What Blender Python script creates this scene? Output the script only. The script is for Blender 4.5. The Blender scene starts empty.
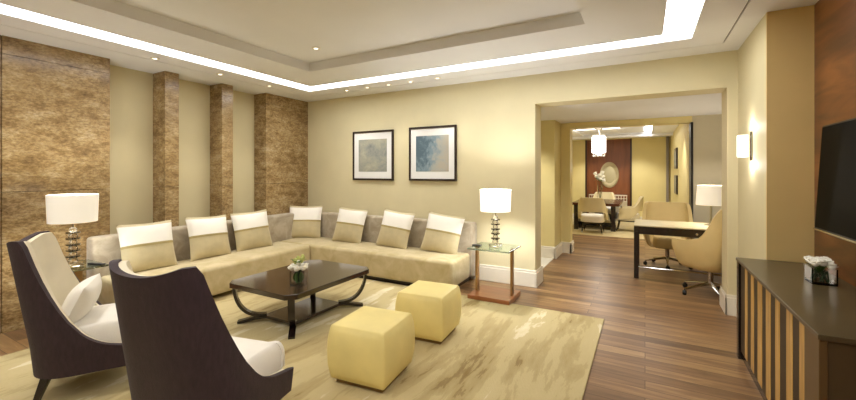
import bpy, bmesh, math, random
from mathutils import Vector, Matrix, noise
random.seed(7)
S = bpy.context.scene
COL = S.collection
PI = math.pi
R = math.radians

# ------------------------------------------------------------------ materials
def lin(h):
    h = h.lstrip('#')
    o = []
    for i in (0, 2, 4):
        c = int(h[i:i+2], 16) / 255
        o.append(c / 12.92 if c <= .04045 else ((c + .055) / 1.055) ** 2.4)
    return (*o, 1)

def nodemat(name):
    m = bpy.data.materials.new(name)
    m.use_nodes = True
    nt = m.node_tree
    return m, nt, nt.nodes['Principled BSDF']

def N(nt, typ, **kw):
    n = nt.nodes.new(typ)
    for k, v in kw.items():
        if hasattr(n, k) and k not in n.inputs:
            setattr(n, k, v)
        else:
            n.inputs[k].default_value = v
    return n

def coords(nt, scale=(1, 1, 1), rot=(0, 0, 0)):
    t = N(nt, 'ShaderNodeTexCoord')
    mp = N(nt, 'ShaderNodeMapping')
    mp.inputs['Scale'].default_value = scale
    mp.inputs['Rotation'].default_value = rot
    nt.links.new(t.outputs['Object'], mp.inputs['Vector'])
    return mp

def ramp(nt, stops, src, interp='LINEAR'):
    r = N(nt, 'ShaderNodeValToRGB')
    r.color_ramp.interpolation = interp
    e = r.color_ramp.elements
    while len(e) < len(stops):
        e.new(.5)
    for i, (p, c) in enumerate(stops):
        e[i].position = p
        e[i].color = lin(c) if isinstance(c, str) else c
    nt.links.new(src, r.inputs['Fac'])
    return r

def plain(name, color, rough=.5, metal=0, var=.0, vscale=8, bump=0, bscale=200, coat=0, sheen=0, stretch=(1, 1, 1), spec=None, subsurf=0):
    m, nt, p = nodemat(name)
    p.inputs['Roughness'].default_value = rough
    p.inputs['Metallic'].default_value = metal
    p.inputs['Coat Weight'].default_value = coat
    p.inputs['Sheen Weight'].default_value = sheen
    if spec is not None:
        p.inputs['Specular IOR Level'].default_value = spec
    c = lin(color)
    mp = coords(nt, stretch)
    n = N(nt, 'ShaderNodeTexNoise', Scale=vscale, Detail=4.0)
    nt.links.new(mp.outputs[0], n.inputs['Vector'])
    lo = tuple(max(0, x * (1 - var)) for x in c[:3]) + (1,)
    hi = tuple(min(1, x * (1 + var)) for x in c[:3]) + (1,)
    r = ramp(nt, [(.3, lo), (.7, hi)], n.outputs['Fac'])
    nt.links.new(r.outputs[0], p.inputs['Base Color'])
    if bump:
        b = N(nt, 'ShaderNodeBump', Strength=bump, Distance=.01)
        n2 = N(nt, 'ShaderNodeTexNoise', Scale=bscale, Detail=3.0)
        nt.links.new(mp.outputs[0], n2.inputs['Vector'])
        nt.links.new(n2.outputs['Fac'], b.inputs['Height'])
        nt.links.new(b.outputs[0], p.inputs['Normal'])
    return m

def glass(name, color='#ffffff', rough=0.0, ior=1.45):
    m, nt, p = nodemat(name)
    p.inputs['Base Color'].default_value = lin(color)
    p.inputs['Roughness'].default_value = rough
    p.inputs['Transmission Weight'].default_value = 1
    p.inputs['IOR'].default_value = ior
    return m

def emit(name, color, strength, base='#ffffff'):
    m, nt, p = nodemat(name)
    p.inputs['Base Color'].default_value = lin(base)
    p.inputs['Emission Color'].default_value = lin(color)
    p.inputs['Emission Strength'].default_value = strength
    return m

def wood(name, cols, scale=(1, 14, 14), rough=.35, big=3.0, coat=0, rot=(0, 0, 0)):
    m, nt, p = nodemat(name)
    mp = coords(nt, scale, rot)
    n = N(nt, 'ShaderNodeTexNoise', Scale=big, Detail=6.0, Distortion=.6)
    nt.links.new(mp.outputs[0], n.inputs['Vector'])
    k = len(cols)
    r = ramp(nt, [(.3 + .4 * i / (k - 1), c) for i, c in enumerate(cols)], n.outputs['Fac'])
    nt.links.new(r.outputs[0], p.inputs['Base Color'])
    p.inputs['Roughness'].default_value = rough
    p.inputs['Coat Weight'].default_value = coat
    p.inputs['Coat Roughness'].default_value = .08
    return m

def floor_mat():
    m, nt, p = nodemat('plank_floor')
    mp = coords(nt)
    br = N(nt, 'ShaderNodeTexBrick', offset=.37, Scale=1.0, **{'Mortar Size': .0025, 'Brick Width': 1.35, 'Row Height': .115, 'Mortar Smooth': .3})
    br.inputs['Color1'].default_value = (0, 0, 0, 1)
    br.inputs['Color2'].default_value = (1, 1, 1, 1)
    br.inputs['Mortar'].default_value = (.3, .3, .3, 1)
    nt.links.new(mp.outputs[0], br.inputs['Vector'])
    mp2 = coords(nt, (.9, 9, 1))
    sc = N(nt, 'ShaderNodeVectorMath', operation='ADD')
    vs = N(nt, 'ShaderNodeVectorMath', operation='SCALE')
    vs.inputs['Scale'].default_value = 5.0
    nt.links.new(br.outputs['Color'], vs.inputs[0])
    nt.links.new(mp2.outputs[0], sc.inputs[0])
    nt.links.new(vs.outputs[0], sc.inputs[1])
    n = N(nt, 'ShaderNodeTexNoise', Scale=2.2, Detail=7.0, Roughness=.6, Distortion=.5)
    nt.links.new(sc.outputs[0], n.inputs['Vector'])
    mx = N(nt, 'ShaderNodeMath', operation='MULTIPLY_ADD')
    mx.inputs[1].default_value = .34
    nt.links.new(br.outputs['Color'], mx.inputs[0])
    ms = N(nt, 'ShaderNodeMath', operation='MULTIPLY')
    ms.inputs[1].default_value = .72
    nt.links.new(n.outputs['Fac'], ms.inputs[0])
    nt.links.new(ms.outputs[0], mx.inputs[2])
    r = ramp(nt, [(.2, '#4e3823'), (.4, '#735438'), (.56, '#8a6846'), (.7, '#a28057'), (.85, '#c2a078')], mx.outputs[0])
    dk = N(nt, 'ShaderNodeMix', data_type='RGBA', blend_type='MULTIPLY')
    r2 = ramp(nt, [(0, (1, 1, 1, 1)), (1, (.45, .4, .36, 1))], br.outputs['Fac'])
    dk.inputs['Factor'].default_value = 1
    nt.links.new(r.outputs[0], dk.inputs[6])
    nt.links.new(r2.outputs[0], dk.inputs[7])
    nt.links.new(dk.outputs[2], p.inputs['Base Color'])
    p.inputs['Roughness'].default_value = .36
    return m

def rug_mat():
    m, nt, p = nodemat('rug_pile')
    mp = coords(nt, (3.0, .6, 1))
    n = N(nt, 'ShaderNodeTexNoise', Scale=1.6, Detail=9.0, Roughness=.62, Distortion=.25)
    nt.links.new(mp.outputs[0], n.inputs['Vector'])
    mp1 = coords(nt, (1.2, .6, 1))
    n1 = N(nt, 'ShaderNodeTexNoise', Scale=.9, Detail=3.0)
    nt.links.new(mp1.outputs[0], n1.inputs['Vector'])
    ad = N(nt, 'ShaderNodeMath', operation='MULTIPLY_ADD')
    ad.inputs[1].default_value = .55
    nt.links.new(n1.outputs['Fac'], ad.inputs[0])
    nt.links.new(n.outputs['Fac'], ad.inputs[2])
    r = ramp(nt, [(.55, '#8a744a'), (.615, '#98845a'), (.625, '#ab986b'), (.72, '#b6a478'), (.73, '#bfae81'), (.87, '#c3b286'), (.885, '#d3c6a0'), (.98, '#e0d5b6')], ad.outputs[0])
    nt.links.new(r.outputs[0], p.inputs['Base Color'])
    p.inputs['Roughness'].default_value = .95
    p.inputs['Specular IOR Level'].default_value = .1
    b = N(nt, 'ShaderNodeBump', Strength=.5, Distance=.01)
    n2 = N(nt, 'ShaderNodeTexNoise', Scale=60.0, Detail=3.0)
    nt.links.new(mp.outputs[0], n2.inputs['Vector'])
    nt.links.new(n2.outputs['Fac'], b.inputs['Height'])
    nt.links.new(b.outputs[0], p.inputs['Normal'])
    return m

def marble_mat():
    m, nt, p = nodemat('brown_marble')
    mp = coords(nt, (.7, .7, 1.5))
    n = N(nt, 'ShaderNodeTexNoise', Scale=7.0, Detail=9.0, Roughness=.8, Distortion=.1)
    nt.links.new(mp.outputs[0], n.inputs['Vector'])
    r = ramp(nt, [(.34, '#755d3b'), (.45, '#9a7d53'), (.55, '#b4996c'), (.68, '#d2bc96')], n.outputs['Fac'])
    # fine veins
    v = N(nt, 'ShaderNodeTexVoronoi', feature='DISTANCE_TO_EDGE', Scale=24.0)
    nd = N(nt, 'ShaderNodeTexNoise', Scale=5.0, Detail=5.0)
    nt.links.new(mp.outputs[0], nd.inputs['Vector'])
    mixv = N(nt, 'ShaderNodeMix', data_type='VECTOR')
    mixv.inputs['Factor'].default_value = .2
    nt.links.new(mp.outputs[0], mixv.inputs[4])
    nt.links.new(nd.outputs['Color'], mixv.inputs[5])
    nt.links.new(mixv.outputs[1], v.inputs['Vector'])
    rv = ramp(nt, [(0, (1, 1, 1, 1)), (.12, (0, 0, 0, 1))], v.outputs['Distance'])
    n3 = N(nt, 'ShaderNodeTexNoise', Scale=2.2, Detail=3.0)
    nt.links.new(mp.outputs[0], n3.inputs['Vector'])
    rm = ramp(nt, [(.42, (0, 0, 0, 1)), (.68, (.6, .6, .6, 1))], n3.outputs['Fac'])
    mu = N(nt, 'ShaderNodeMath', operation='MULTIPLY')
    nt.links.new(rv.outputs[0], mu.inputs[0])
    nt.links.new(rm.outputs[0], mu.inputs[1])
    mx = N(nt, 'ShaderNodeMix', data_type='RGBA')
    nt.links.new(mu.outputs[0], mx.inputs[0])
    nt.links.new(r.outputs[0], mx.inputs[6])
    mx.inputs[7].default_value = lin('#c9ac7c')
    n4 = N(nt, 'ShaderNodeTexNoise', Scale=42.0, Detail=3.0, Roughness=.7)
    nt.links.new(mp.outputs[0], n4.inputs['Vector'])
    r4 = ramp(nt, [(.36, (.6, .58, .55, 1)), (.62, (1.0, 1.0, 1.0, 1))], n4.outputs['Fac'])
    mg = N(nt, 'ShaderNodeMix', data_type='RGBA', blend_type='MULTIPLY')
    mg.inputs['Factor'].default_value = 1
    nt.links.new(mx.outputs[2], mg.inputs[6])
    nt.links.new(r4.outputs[0], mg.inputs[7])
    nt.links.new(mg.outputs[2], p.inputs['Base Color'])
    p.inputs['Roughness'].default_value = .22
    return m

def art_mat(name, cols, seed, grad=(0, 0, 0)):
    m, nt, p = nodemat(name)
    mp = coords(nt, (1, 1, 1))
    mp.inputs['Location'].default_value = (seed, seed * .7, seed * 1.3)
    n = N(nt, 'ShaderNodeTexNoise', Scale=4.5, Detail=8.0, Roughness=.72, Distortion=.3)
    nt.links.new(mp.outputs[0], n.inputs['Vector'])
    k = len(cols)
    dp = N(nt, 'ShaderNodeVectorMath', operation='DOT_PRODUCT')
    dp.inputs[1].default_value = grad
    tc = N(nt, 'ShaderNodeTexCoord')
    nt.links.new(tc.outputs['Object'], dp.inputs[0])
    ad = N(nt, 'ShaderNodeMath', operation='MULTIPLY_ADD')
    ad.inputs[1].default_value = .6
    nt.links.new(dp.outputs['Value'], ad.inputs[0])
    nt.links.new(n.outputs['Fac'], ad.inputs[2])
    off = .2 * grad[2] if grad[2] else 0
    r = ramp(nt, [(.32 + off + .36 * i / (k - 1), c) for i, c in enumerate(cols)], ad.outputs[0])
    nt.links.new(r.outputs[0], p.inputs['Base Color'])
    p.inputs['Roughness'].default_value = .6
    return m

def velvet(name, c1, c2, scale=7, sheen=.25):
    m, nt, p = nodemat(name)
    mp = coords(nt, (1, 1, 1))
    n = N(nt, 'ShaderNodeTexNoise', Scale=scale, Detail=5.0, Roughness=.6, Distortion=.7)
    nt.links.new(mp.outputs[0], n.inputs['Vector'])
    r = ramp(nt, [(.35, c1), (.65, c2)], n.outputs['Fac'])
    nt.links.new(r.outputs[0], p.inputs['Base Color'])
    p.inputs['Roughness'].default_value = .75
    p.inputs['Sheen Weight'].default_value = sheen
    p.inputs['Specular IOR Level'].default_value = .2
    return m

M = {}
M['wall'] = plain('wall_paint', '#dcd1aa', .6, var=.03, vscale=3)
M['recess'] = plain('recess_paint', '#d6c99f', .6, var=.03, vscale=3)
M['pier'] = plain('pier_paint', '#dcbf7e', .6, var=.03, vscale=3)
M['greige'] = plain('greige_panel', '#cfc5ab', .45, var=.05, vscale=2)
M['ceiling'] = plain('ceiling_paint', '#eeeef0', .8, var=.02, vscale=2)
M['white'] = plain('white_trim', '#ece4d2', .4, var=.02)
M['marble'] = marble_mat()
M['floor'] = floor_mat()
M['tile'] = plain('pale_tile', '#e9e6dc', .15, var=.04, vscale=3)
M['carpet'] = plain('cream_carpet', '#d9c79a', .9, var=.06, vscale=9)
M['walnut'] = wood('walnut_panel', ['#4a2812', '#70401e', '#945d31'], (4, .7, 4), .3, 2.0, .2, (R(25), 0, 0))
M['rug'] = rug_mat()
M['seat'] = velvet('gold_velvet', '#b5a478', '#c9b992', 5, .2)
M['taupe'] = velvet('taupe_velvet', '#9f917a', '#bdb19b', 6, .25)
M['dark'] = plain('black_brown_wood', '#1e1310', .25, var=.2, vscale=10, coat=.4)
M['espresso'] = wood('espresso_gloss', ['#281911', '#38261a'], (12, 1, 12), .16, 2, .5)
M['shell'] = plain('aubergine_weave', '#33222a', .7, var=.22, vscale=60, bump=.25, bscale=260, stretch=(1, 1, .3), sheen=.05)
M['ivory'] = plain('ivory_upholstery', '#f5f0e6', .75, var=.03, bump=.1, bscale=120)
M['creamlin'] = plain('cream_lining', '#e9dfc6', .75, var=.05, bump=.1, bscale=120)
M['pillowwhite'] = plain('white_silk', '#f4efe4', .6, var=.02, vscale=12)
M['pillowgold'] = plain('gold_silk', '#c4b58d', .55, var=.07, vscale=12, sheen=.2)
M['band'] = plain('olive_band', '#a89761', .55, var=.08, vscale=12)
M['ottoman'] = plain('yellow_leather', '#ecd98f', .5, var=.06, vscale=5, bump=.05, bscale=60)
M['ottobase'] = plain('brown_plinth', '#7d5f30', .5, var=.1)
M['glass'] = glass('clear_glass', '#ffffff', 0, 1.2)
M['greenglass'] = glass('glass_top', '#d9efe6', 0, 1.5)
M['crystal'] = glass('crystal', '#f6f4ee', 0, 1.6)
M['chrome'] = plain('chrome', '#d9d7d2', .12, 1, var=.02)
M['bronze'] = plain('bronze_metal', '#a08058', .3, 1, var=.1)
M['copper'] = wood('copper_wood', ['#8f532b', '#a8683a'], (1, 8, 8), .3, 3, .3)
M['black'] = plain('black_plastic', '#121212', .4, var=.1)
M['smoke'] = plain('smoked_chrome', '#77756f', .08, 1, var=.1)
M['screen'] = plain('tv_screen', '#050505', .5, var=.0, spec=.05)
M['goldslat'] = wood('gold_slat', ['#b08540', '#d0a558', '#dbb469'], (14, 14, .8), .35, 3, .2)
M['cab'] = plain('cabinet_bronze', '#4f4029', .3, var=.12, vscale=5)
M['cabtop'] = plain('cabinet_top', '#51442c', .28, var=.06, vscale=5)
M['leather'] = plain('tan_leather', '#dcc388', .5, var=.05, vscale=5)
M['creamleather'] = plain('cream_leather', '#e0d2aa', .5, var=.04, vscale=5)
M['wall2'] = plain('dining_paint', '#e6d698', .6, var=.03, vscale=3)
M['desktop'] = plain('desk_leather_top', '#cbbd98', .35, var=.05, vscale=4)
M['mat'] = plain('picture_mat', '#ecebe8', .6, var=.01)
M['frame'] = plain('frame_wood', '#2a1a10', .3, var=.15)
M['art1'] = art_mat('art_grey', ['#6f7472', '#8f928a', '#a3a190', '#b4b09c'], 3.1)
M['art2'] = art_mat('art_blue', ['#4f6470', '#7b8f98', '#a3a49c', '#aca595'], 9.4, (1.3, 0, -.5))
M['petal'] = plain('white_petal', '#f5f1e2', .6, var=.03, vscale=30)
M['leaf'] = plain('green_leaf', '#5d7a3a', .5, var=.2, vscale=20)
M['lime'] = plain('lime_bud', '#b5bb6a', .5, var=.1, vscale=20)
M['stem'] = plain('dark_stem', '#24401f', .5, var=.3, vscale=30)
M['brownpanel'] = wood('redbrown_panel', ['#74401f', '#8a5029'], (8, 8, .8), .4, 2)
M['plaster'] = plain('mirror_plaster', '#b8aa84', .5, var=.08, vscale=20)
M['strip'] = emit('cove_led', '#ffffff', 7.5)
M['dpanel'] = emit('dining_led', '#fff6e8', 3.0)
M['shade'] = emit('lit_shade', '#fff8ec', .8, '#f6efe0')
M['shadeL'] = emit('lit_shade_soft', '#fff8ec', .3, '#f4ecd8')
M['shadeD'] = emit('lit_shade_desk', '#fff0d8', .35, '#efe9da')
M['sconce'] = emit('sconce_glow', '#fff4de', 2.0)
M['bulb'] = emit('spot_glow', '#fff6e6', 3.0)
M['chand'] = emit('chandelier_glow', '#fffaf2', 2.2)
M['seam'] = plain('seam_dark', '#8f7a55', .8)
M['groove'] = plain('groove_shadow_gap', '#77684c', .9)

# ------------------------------------------------------------------ mesh tools
def BM():
    return bmesh.new()

def box(bm, x0, x1, y0, y1, z0, z1, bev=0, seg=2, mtx=None):
    b = bmesh.new()
    bmesh.ops.create_cube(b, size=1)
    bmesh.ops.scale(b, vec=(x1 - x0, y1 - y0, z1 - z0), verts=b.verts)
    bmesh.ops.translate(b, vec=((x0 + x1) / 2, (y0 + y1) / 2, (z0 + z1) / 2), verts=b.verts)
    if bev:
        bmesh.ops.bevel(b, geom=b.edges[:], offset=bev, segments=seg, profile=.5, affect='EDGES')
    if mtx:
        bmesh.ops.transform(b, matrix=mtx, verts=b.verts)
    join(bm, b)

def join(bm, b):
    me = bpy.data.meshes.new('tmp')
    b.to_mesh(me)
    b.free()
    bm.from_mesh(me)
    bpy.data.meshes.remove(me)

def prism(bm, pts, z0, z1, bev=0, seg=2, mtx=None):
    b = bmesh.new()
    v = [b.verts.new((x, y, z0)) for x, y in pts]
    f = b.faces.new(v)
    r = bmesh.ops.extrude_face_region(b, geom=[f])
    bmesh.ops.translate(b, vec=(0, 0, z1 - z0), verts=[g for g in r['geom'] if isinstance(g, bmesh.types.BMVert)])
    bmesh.ops.recalc_face_normals(b, faces=b.faces[:])
    if bev:
        bmesh.ops.bevel(b, geom=b.edges[:], offset=bev, segments=seg, profile=.5, affect='EDGES')
    if mtx:
        bmesh.ops.transform(b, matrix=mtx, verts=b.verts)
    join(bm, b)

def lathe(bm, prof, seg=24, mtx=None, sx=1, sy=1):
    b = bmesh.new()
    rings = []
    for r, z in prof:
        if r < 1e-6:
            rings.append([b.verts.new((0, 0, z))])
        else:
            rings.append([b.verts.new((sx * r * math.cos(2 * PI * i / seg), sy * r * math.sin(2 * PI * i / seg), z)) for i in range(seg)])
    for a, c in zip(rings, rings[1:]):
        for i in range(seg):
            j = (i + 1) % seg
            if len(a) == 1 and len(c) == 1:
                continue
            if len(a) == 1:
                b.faces.new((a[0], c[i], c[j]))
            elif len(c) == 1:
                b.faces.new((a[i], a[j], c[0]))
            else:
                b.faces.new((a[i], a[j], c[j], c[i]))
    bmesh.ops.recalc_face_normals(b, faces=b.faces[:])
    if mtx:
        bmesh.ops.transform(b, matrix=mtx, verts=b.verts)
    join(bm, b)

def tube(bm, pts, rad, seg=10, w=None):
    """round tube (or flat bar w x rad when w given) along points; rad may be a list"""
    b = bmesh.new()
    pts = [Vector(p) for p in pts]
    n = len(pts)
    rads = rad if isinstance(rad, (list, tuple)) else [rad] * n
    rings = []
    for i, p in enumerate(pts):
        d = (pts[min(i + 1, n - 1)] - pts[max(i - 1, 0)]).normalized()
        ref = Vector((0, 0, 1)) if abs(d.z) < .95 else Vector((0, 1, 0))
        if w:
            s = w[1]
            s = Vector(s).normalized()
        else:
            s = d.cross(ref).normalized()
        t = s.cross(d).normalized()
        if w:
            a, c = w[0] / 2, rads[i] / 2
            rings.append([b.verts.new(p + s * x * a + t * y * c) for x, y in ((-1, -1), (1, -1), (1, 1), (-1, 1))])
        else:
            rings.append([b.verts.new(p + (s * math.cos(2 * PI * k / seg) + t * math.sin(2 * PI * k / seg)) * rads[i]) for k in range(seg)])
    for a, c in zip(rings, rings[1:]):
        k = len(a)
        for i in range(k):
            b.faces.new((a[i], a[(i + 1) % k], c[(i + 1) % k], c[i]))
    b.faces.new(rings[0])
    b.faces.new(rings[-1][::-1])
    bmesh.ops.recalc_face_normals(b, faces=b.faces[:])
    join(bm, b)

def obj(name, bm, m, parent=None, smooth=False, angle=40):
    bmesh.ops.recalc_face_normals(bm, faces=bm.faces[:])
    me = bpy.data.meshes.new(name)
    bm.to_mesh(me)
    bm.free()
    me.materials.append(M[m] if isinstance(m, str) else m)
    if smooth:
        for p in me.polygons:
            p.use_smooth = True
        me.set_sharp_from_angle(angle=R(angle))
    o = bpy.data.objects.new(name, me)
    COL.objects.link(o)
    if parent:
        o.parent = parent
    return o

def thing(name, label, cat, loc=(0, 0, 0), rz=0, group=None):
    o = bpy.data.objects.new(name, None)
    o.empty_display_size = .1
    COL.objects.link(o)
    o.location = loc
    o.rotation_euler = (0, 0, rz)
    o['label'] = label
    o['category'] = cat
    if group:
        o['group'] = group
    return o

def tag(o, label, cat, group=None):
    o['label'] = label
    o['category'] = cat
    if group:
        o['group'] = group
    return o

def struct(name, bm, m, smooth=False):
    o = obj(name, bm, m, None, smooth)
    o['kind'] = 'structure'
    return o

def dup(root, loc, rot, label, group=None):
    r = root.copy()
    COL.objects.link(r)
    r.location = loc
    r.rotation_euler = rot
    r['label'] = label
    if group:
        r['group'] = group
    for ch in list(root.children):
        c = ch.copy()
        COL.objects.link(c)
        c.parent = r
        for g in list(ch.children):
            d = g.copy()
            COL.objects.link(d)
            d.parent = c
    return r

def light(name, typ, loc, energy, color=(1, .965, .90), parent=None, **kw):
    l = bpy.data.lights.new(name, typ)
    l.energy = energy
    l.color = color
    for k, v in kw.items():
        setattr(l, k, v)
    o = bpy.data.objects.new(name, l)
    o.location = loc
    COL.objects.link(o)
    if parent:
        o.parent = parent
    return o

# ------------------------------------------------------------------ setting
H = 2.584
XL, XP, YB, XR, XW = -5.25, -4.98, 4.76, .788, 1.048
b = BM(); box(b, -5.4, 3.0, -2.8, 7.3, -.1, 0); struct('floor', b, 'floor')
b = BM(); box(b, -3.2, 2.8, 9.25, 12.6, -.1, .004); box(b, -3.2, 2.8, 7.3, 9.25, -.1, 0)
struct('floor_dining', b, 'carpet')
b = BM(); box(b, -3.2, 2.8, 7.29, 9.25, -.1, .001); struct('floor_threshold', b, 'floor')
b = BM(); box(b, -3.2, -1.29, 5.06, 6.5, -.05, .003); struct('floor_side_passage', b, 'tile')

b = BM(); box(b, -5.4, XL, -2.8, 5.06, 0, 2.9); struct('wall_left', b, 'recess')
b = BM()
box(b, -5.4, -1.165, YB, 5.06, 0, 2.9); box(b, .702, 3.0, YB, 5.06, 0, 2.9); box(b, -1.165, .702, YB, 5.06, 2.23, 2.9)
struct('wall_back', b, 'wall')
b = BM(); box(b, XR, 1.7, 3.74, 3.76, 0, 2.9); struct('wall_right_pier', b, 'pier')
b = BM(); box(b, XR, 1.7, 3.76, YB, 0, 2.9); struct('wall_right_return', b, 'wall')
b = BM(); box(b, XW, 1.2, -2.8, 3.74, 0, 2.9); struct('wall_right', b, 'walnut')
b = BM(); box(b, -5.4, 1.2, -2.8, -2.6, 0, 2.9); struct('wall_front', b, 'wall')

# marble cladding slabs on the left wall
k = 1
for y0, y1 in ((-2.6, -.1), (-.092, 1.137), (1.143, 1.932), (2.475, 2.634), (3.192, 3.355), (3.901, YB)):
    b = BM()
    for z0, z1 in ((0, 1.222), (1.226, 2.425), (2.428, H)):
        box(b, XL, XP, y0, y1, z0, z1, .002, 1)
    struct('trim_%d' % k, b, 'marble'); k += 1

# baseboards
def base(name, rects, h=.2):
    bb = BM()
    for (x0, x1, y0, y1) in rects:
        box(bb, x0, x1, y0, y1, 0, h - .03, .004, 1)
        box(bb, x0 + (.006 if x1 - x0 < .06 else 0), x1 - (.006 if x1 - x0 < .06 else 0), y0 + (.006 if y1 - y0 < .06 else 0), y1 - (.006 if y1 - y0 < .06 else 0), h - .03, h, .004, 1)
    struct(name, bb, 'white')
base('baseboard_back', [(-4.98, -1.14, YB - .025, YB), (-1.165, -1.14, YB - .025, 5.08), (.685, .702, YB - .02, 5.08), (.685, .788, YB - .02, YB)], .205)
base('baseboard_right', [(.768, .788, 3.74, 4.74)], .205)
base('baseboard_passage', [(-3.2, -1.26, 6.465, 6.5), (-1.28, -1.245, 6.465, 7.05), (-1.28, -1.10, 7.015, 7.05), (-1.13, -1.10, 7.015, 7.3), (.62, 2.8, 7.015, 7.05), (.585, .62, 7.015, 7.3)], .19)
base('baseboard_dining', [(-3.2, 2.8, 12.36, 12.4), (.565, .6, 7.3, 12.4)], .15)

# ceiling of the sitting room
def ring(bb, o, i, z0, z1):
    box(bb, o[0], o[1], o[2], i[2], z0, z1); box(bb, o[0], o[1], i[3], o[3], z0, z1)
    box(bb, o[0], i[0], i[2], i[3], z0, z1); box(bb, i[1], o[1], i[2], i[3], z0, z1)
R0 = (-5.3, 1.7, -2.7, 5.0)
G0, G1 = (-4.65, .636, -2.15, 4.455), (-4.638, .624, -2.138, 4.443)
S0, S1 = (-4.33, .36, -1.85, 4.145), (-4.09, .135, -1.62, 3.925)
T0 = (-3.46, -.42, -1.1, 3.33)
b = BM()
ring(b, R0, G0, H, 2.75); ring(b, G1, S0, H, 2.75); ring(b, S1, T0, H, 2.75)
box(b, T0[0] - .1, T0[1] + .1, T0[2] - .1, T0[3] + .1, 2.684, 2.78)
ring(b, (S0[0] - .02, S0[1] + .02, S0[2] - .02, S0[3] + .02), S1, 2.64, 2.75)
struct('ceiling', b, 'ceiling')
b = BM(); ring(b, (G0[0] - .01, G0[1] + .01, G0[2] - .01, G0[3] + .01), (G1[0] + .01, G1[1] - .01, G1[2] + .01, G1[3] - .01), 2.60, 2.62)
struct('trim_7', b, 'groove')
b = BM(); ring(b, S0, S1, 2.605, 2.63)
tag(obj('cove_light', b, 'strip'), 'long rectangular strip of white light recessed around the sitting room ceiling', 'ceiling light')

# the left wall runs slightly out of square with the picture wall
SK = .034
def skew(o, xmax):
    for v in o.data.vertices:
        x, y = v.co.x + o.location.x, v.co.y + o.location.y
        if x < xmax:
            v.co.x += SK * (YB - y)
for o in list(COL.objects):
    if o.type == 'MESH' and o.name.split('.')[0] in ('wall_left', 'trim_1', 'trim_2', 'trim_3', 'trim_4', 'trim_5', 'trim_6', 'trim_7', 'ceiling', 'cove_light'):
        skew(o, -3.9)

# foyer and dining room shell
b = BM(); box(b, -3.3, 3.0, 5.06, 7.3, 2.245, 2.75); struct('ceiling_foyer', b, 'ceiling')
b = BM()
box(b, -3.3, -1.28, 6.5, 7.3, 0, 2.245); box(b, -1.28, -1.13, 7.05, 7.3, 0, 2.245)
box(b, -1.13, .62, 7.05, 7.3, 2.15, 2.245)
struct('wall_foyer', b, 'wall2')
b = BM(); box(b, .62, 2.8, 7.05, 7.3, 0, 2.245); struct('wall_foyer_right', b, 'greige')
b = BM(); box(b, .602, .632, 7.03, 7.31, 0, 2.15); struct('trim_8', b, 'black')
b = BM(); box(b, -3.4, -3.2, 5.06, 12.6, 0, 2.75); box(b, 2.8, 3.0, 5.06, 7.3, 0, 2.75)
struct('wall_outer', b, 'wall')
NX0, NX1 = -1.53, -.345
b = BM()
box(b, -3.2, NX0, 12.4, 12.6, 0, 2.75); box(b, NX1, .8, 12.4, 12.6, 0, 2.75); box(b, NX0, NX1, 12.4, 12.6, 2.345, 2.75)
box(b, .6, .8, 7.3, 12.4, 0, 2.75); box(b, -2.05, -1.93, 7.3, 12.4, 0, 2.75)
struct('wall_dining', b, 'wall2')
b = BM(); box(b, NX0 - .01, NX1 + .01, 12.47, 12.6, 0, 2.35); struct('wall_dining_panel', b, 'brownpanel')
b = BM(); box(b, NX0 - .02, NX0 + .02, 12.38, 12.42, 0, 2.345); box(b, NX1 - .02, NX1 + .02, 12.38, 12.42, 0, 2.345); struct('trim_9', b, 'frame')
b = BM(); box(b, .50, .56, 12.3, 12.4, 0, 2.36); struct('trim_10', b, plain('grey_column', '#8d8378', .5))
DT = (-1.45, .14, 8.2, 11.2)
b = BM()
ring(b, (-3.2, .7, 7.3, 12.5), DT, 2.36, 2.7)
box(b, DT[0], DT[1], DT[2], DT[3], 2.405, 2.7)
box(b, -1.93, .6, 11.2, 11.34, 2.30, 2.37)
struct('ceiling_dining', b, 'ceiling')
b = BM(); box(b, .0, .14, 8.4, 11.15, 2.385, 2.405)
tag(obj('cove_light', b, 'strip'), 'narrow strip of white light along the right side of the dining room ceiling', 'ceiling light')
b = BM(); box(b, -1.4, -.5, 8.9, 9.8, 2.385, 2.404)
tag(obj('light_panel', b, 'dpanel'), 'square glowing ceiling panel above the dining room chandelier', 'ceiling light')

# ------------------------------------------------------------------ downlights
def make_downlight(label):
    t = thing('downlight', label, 'downlight', group='recessed ceiling spotlights')
    bb = BM(); lathe(bb, [(.042, 0), (.042, -.006), (.024, -.008), (.024, .0)], 20); obj('trim_ring', bb, 'white', t, True)
    bb = BM(); lathe(bb, [(0, -.003), (.0235, -.003), (.0235, .0), (0, .0)], 20); obj('lamp', bb, 'bulb', t)
    return t
DL = [(-4.45, 2.15, H, 'recessed spotlight in ceiling above the left marble wall, nearest to the camera'),
      (-4.48, 2.88, H, 'recessed spotlight in ceiling above the left marble wall, middle of three'),
      (-4.50, 3.60, H, 'recessed spotlight in ceiling above the left marble wall, nearest the corner'),
      (-3.76, 4.335, H, 'first recessed spotlight from the corner in ceiling along the picture wall'),
      (-3.39, 4.335, H, 'second recessed spotlight from the corner in ceiling along the picture wall'),
      (-3.03, 4.335, H, 'third recessed spotlight from the corner in ceiling along the picture wall'),
      (-2.68, 4.335, H, 'fourth recessed spotlight from the corner in ceiling along the picture wall'),
      (-2.28, 4.335, H, 'fifth recessed spotlight from the corner in ceiling, farthest right along the picture wall'),
      (-2.975, 2.953, 2.684, 'lone recessed spotlight in the raised centre of the sitting room ceiling'),
      (-.99, 7.17, 2.15, 'small recessed spotlight in the lintel before the dining room')]
d0 = None
for i, (x, y, z, lab) in enumerate(DL):
    if d0 is None:
        d0 = make_downlight(lab); d0.location = (x, y, z)
    else:
        dup(d0, (x, y, z), (0, 0, 0), lab)
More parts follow.
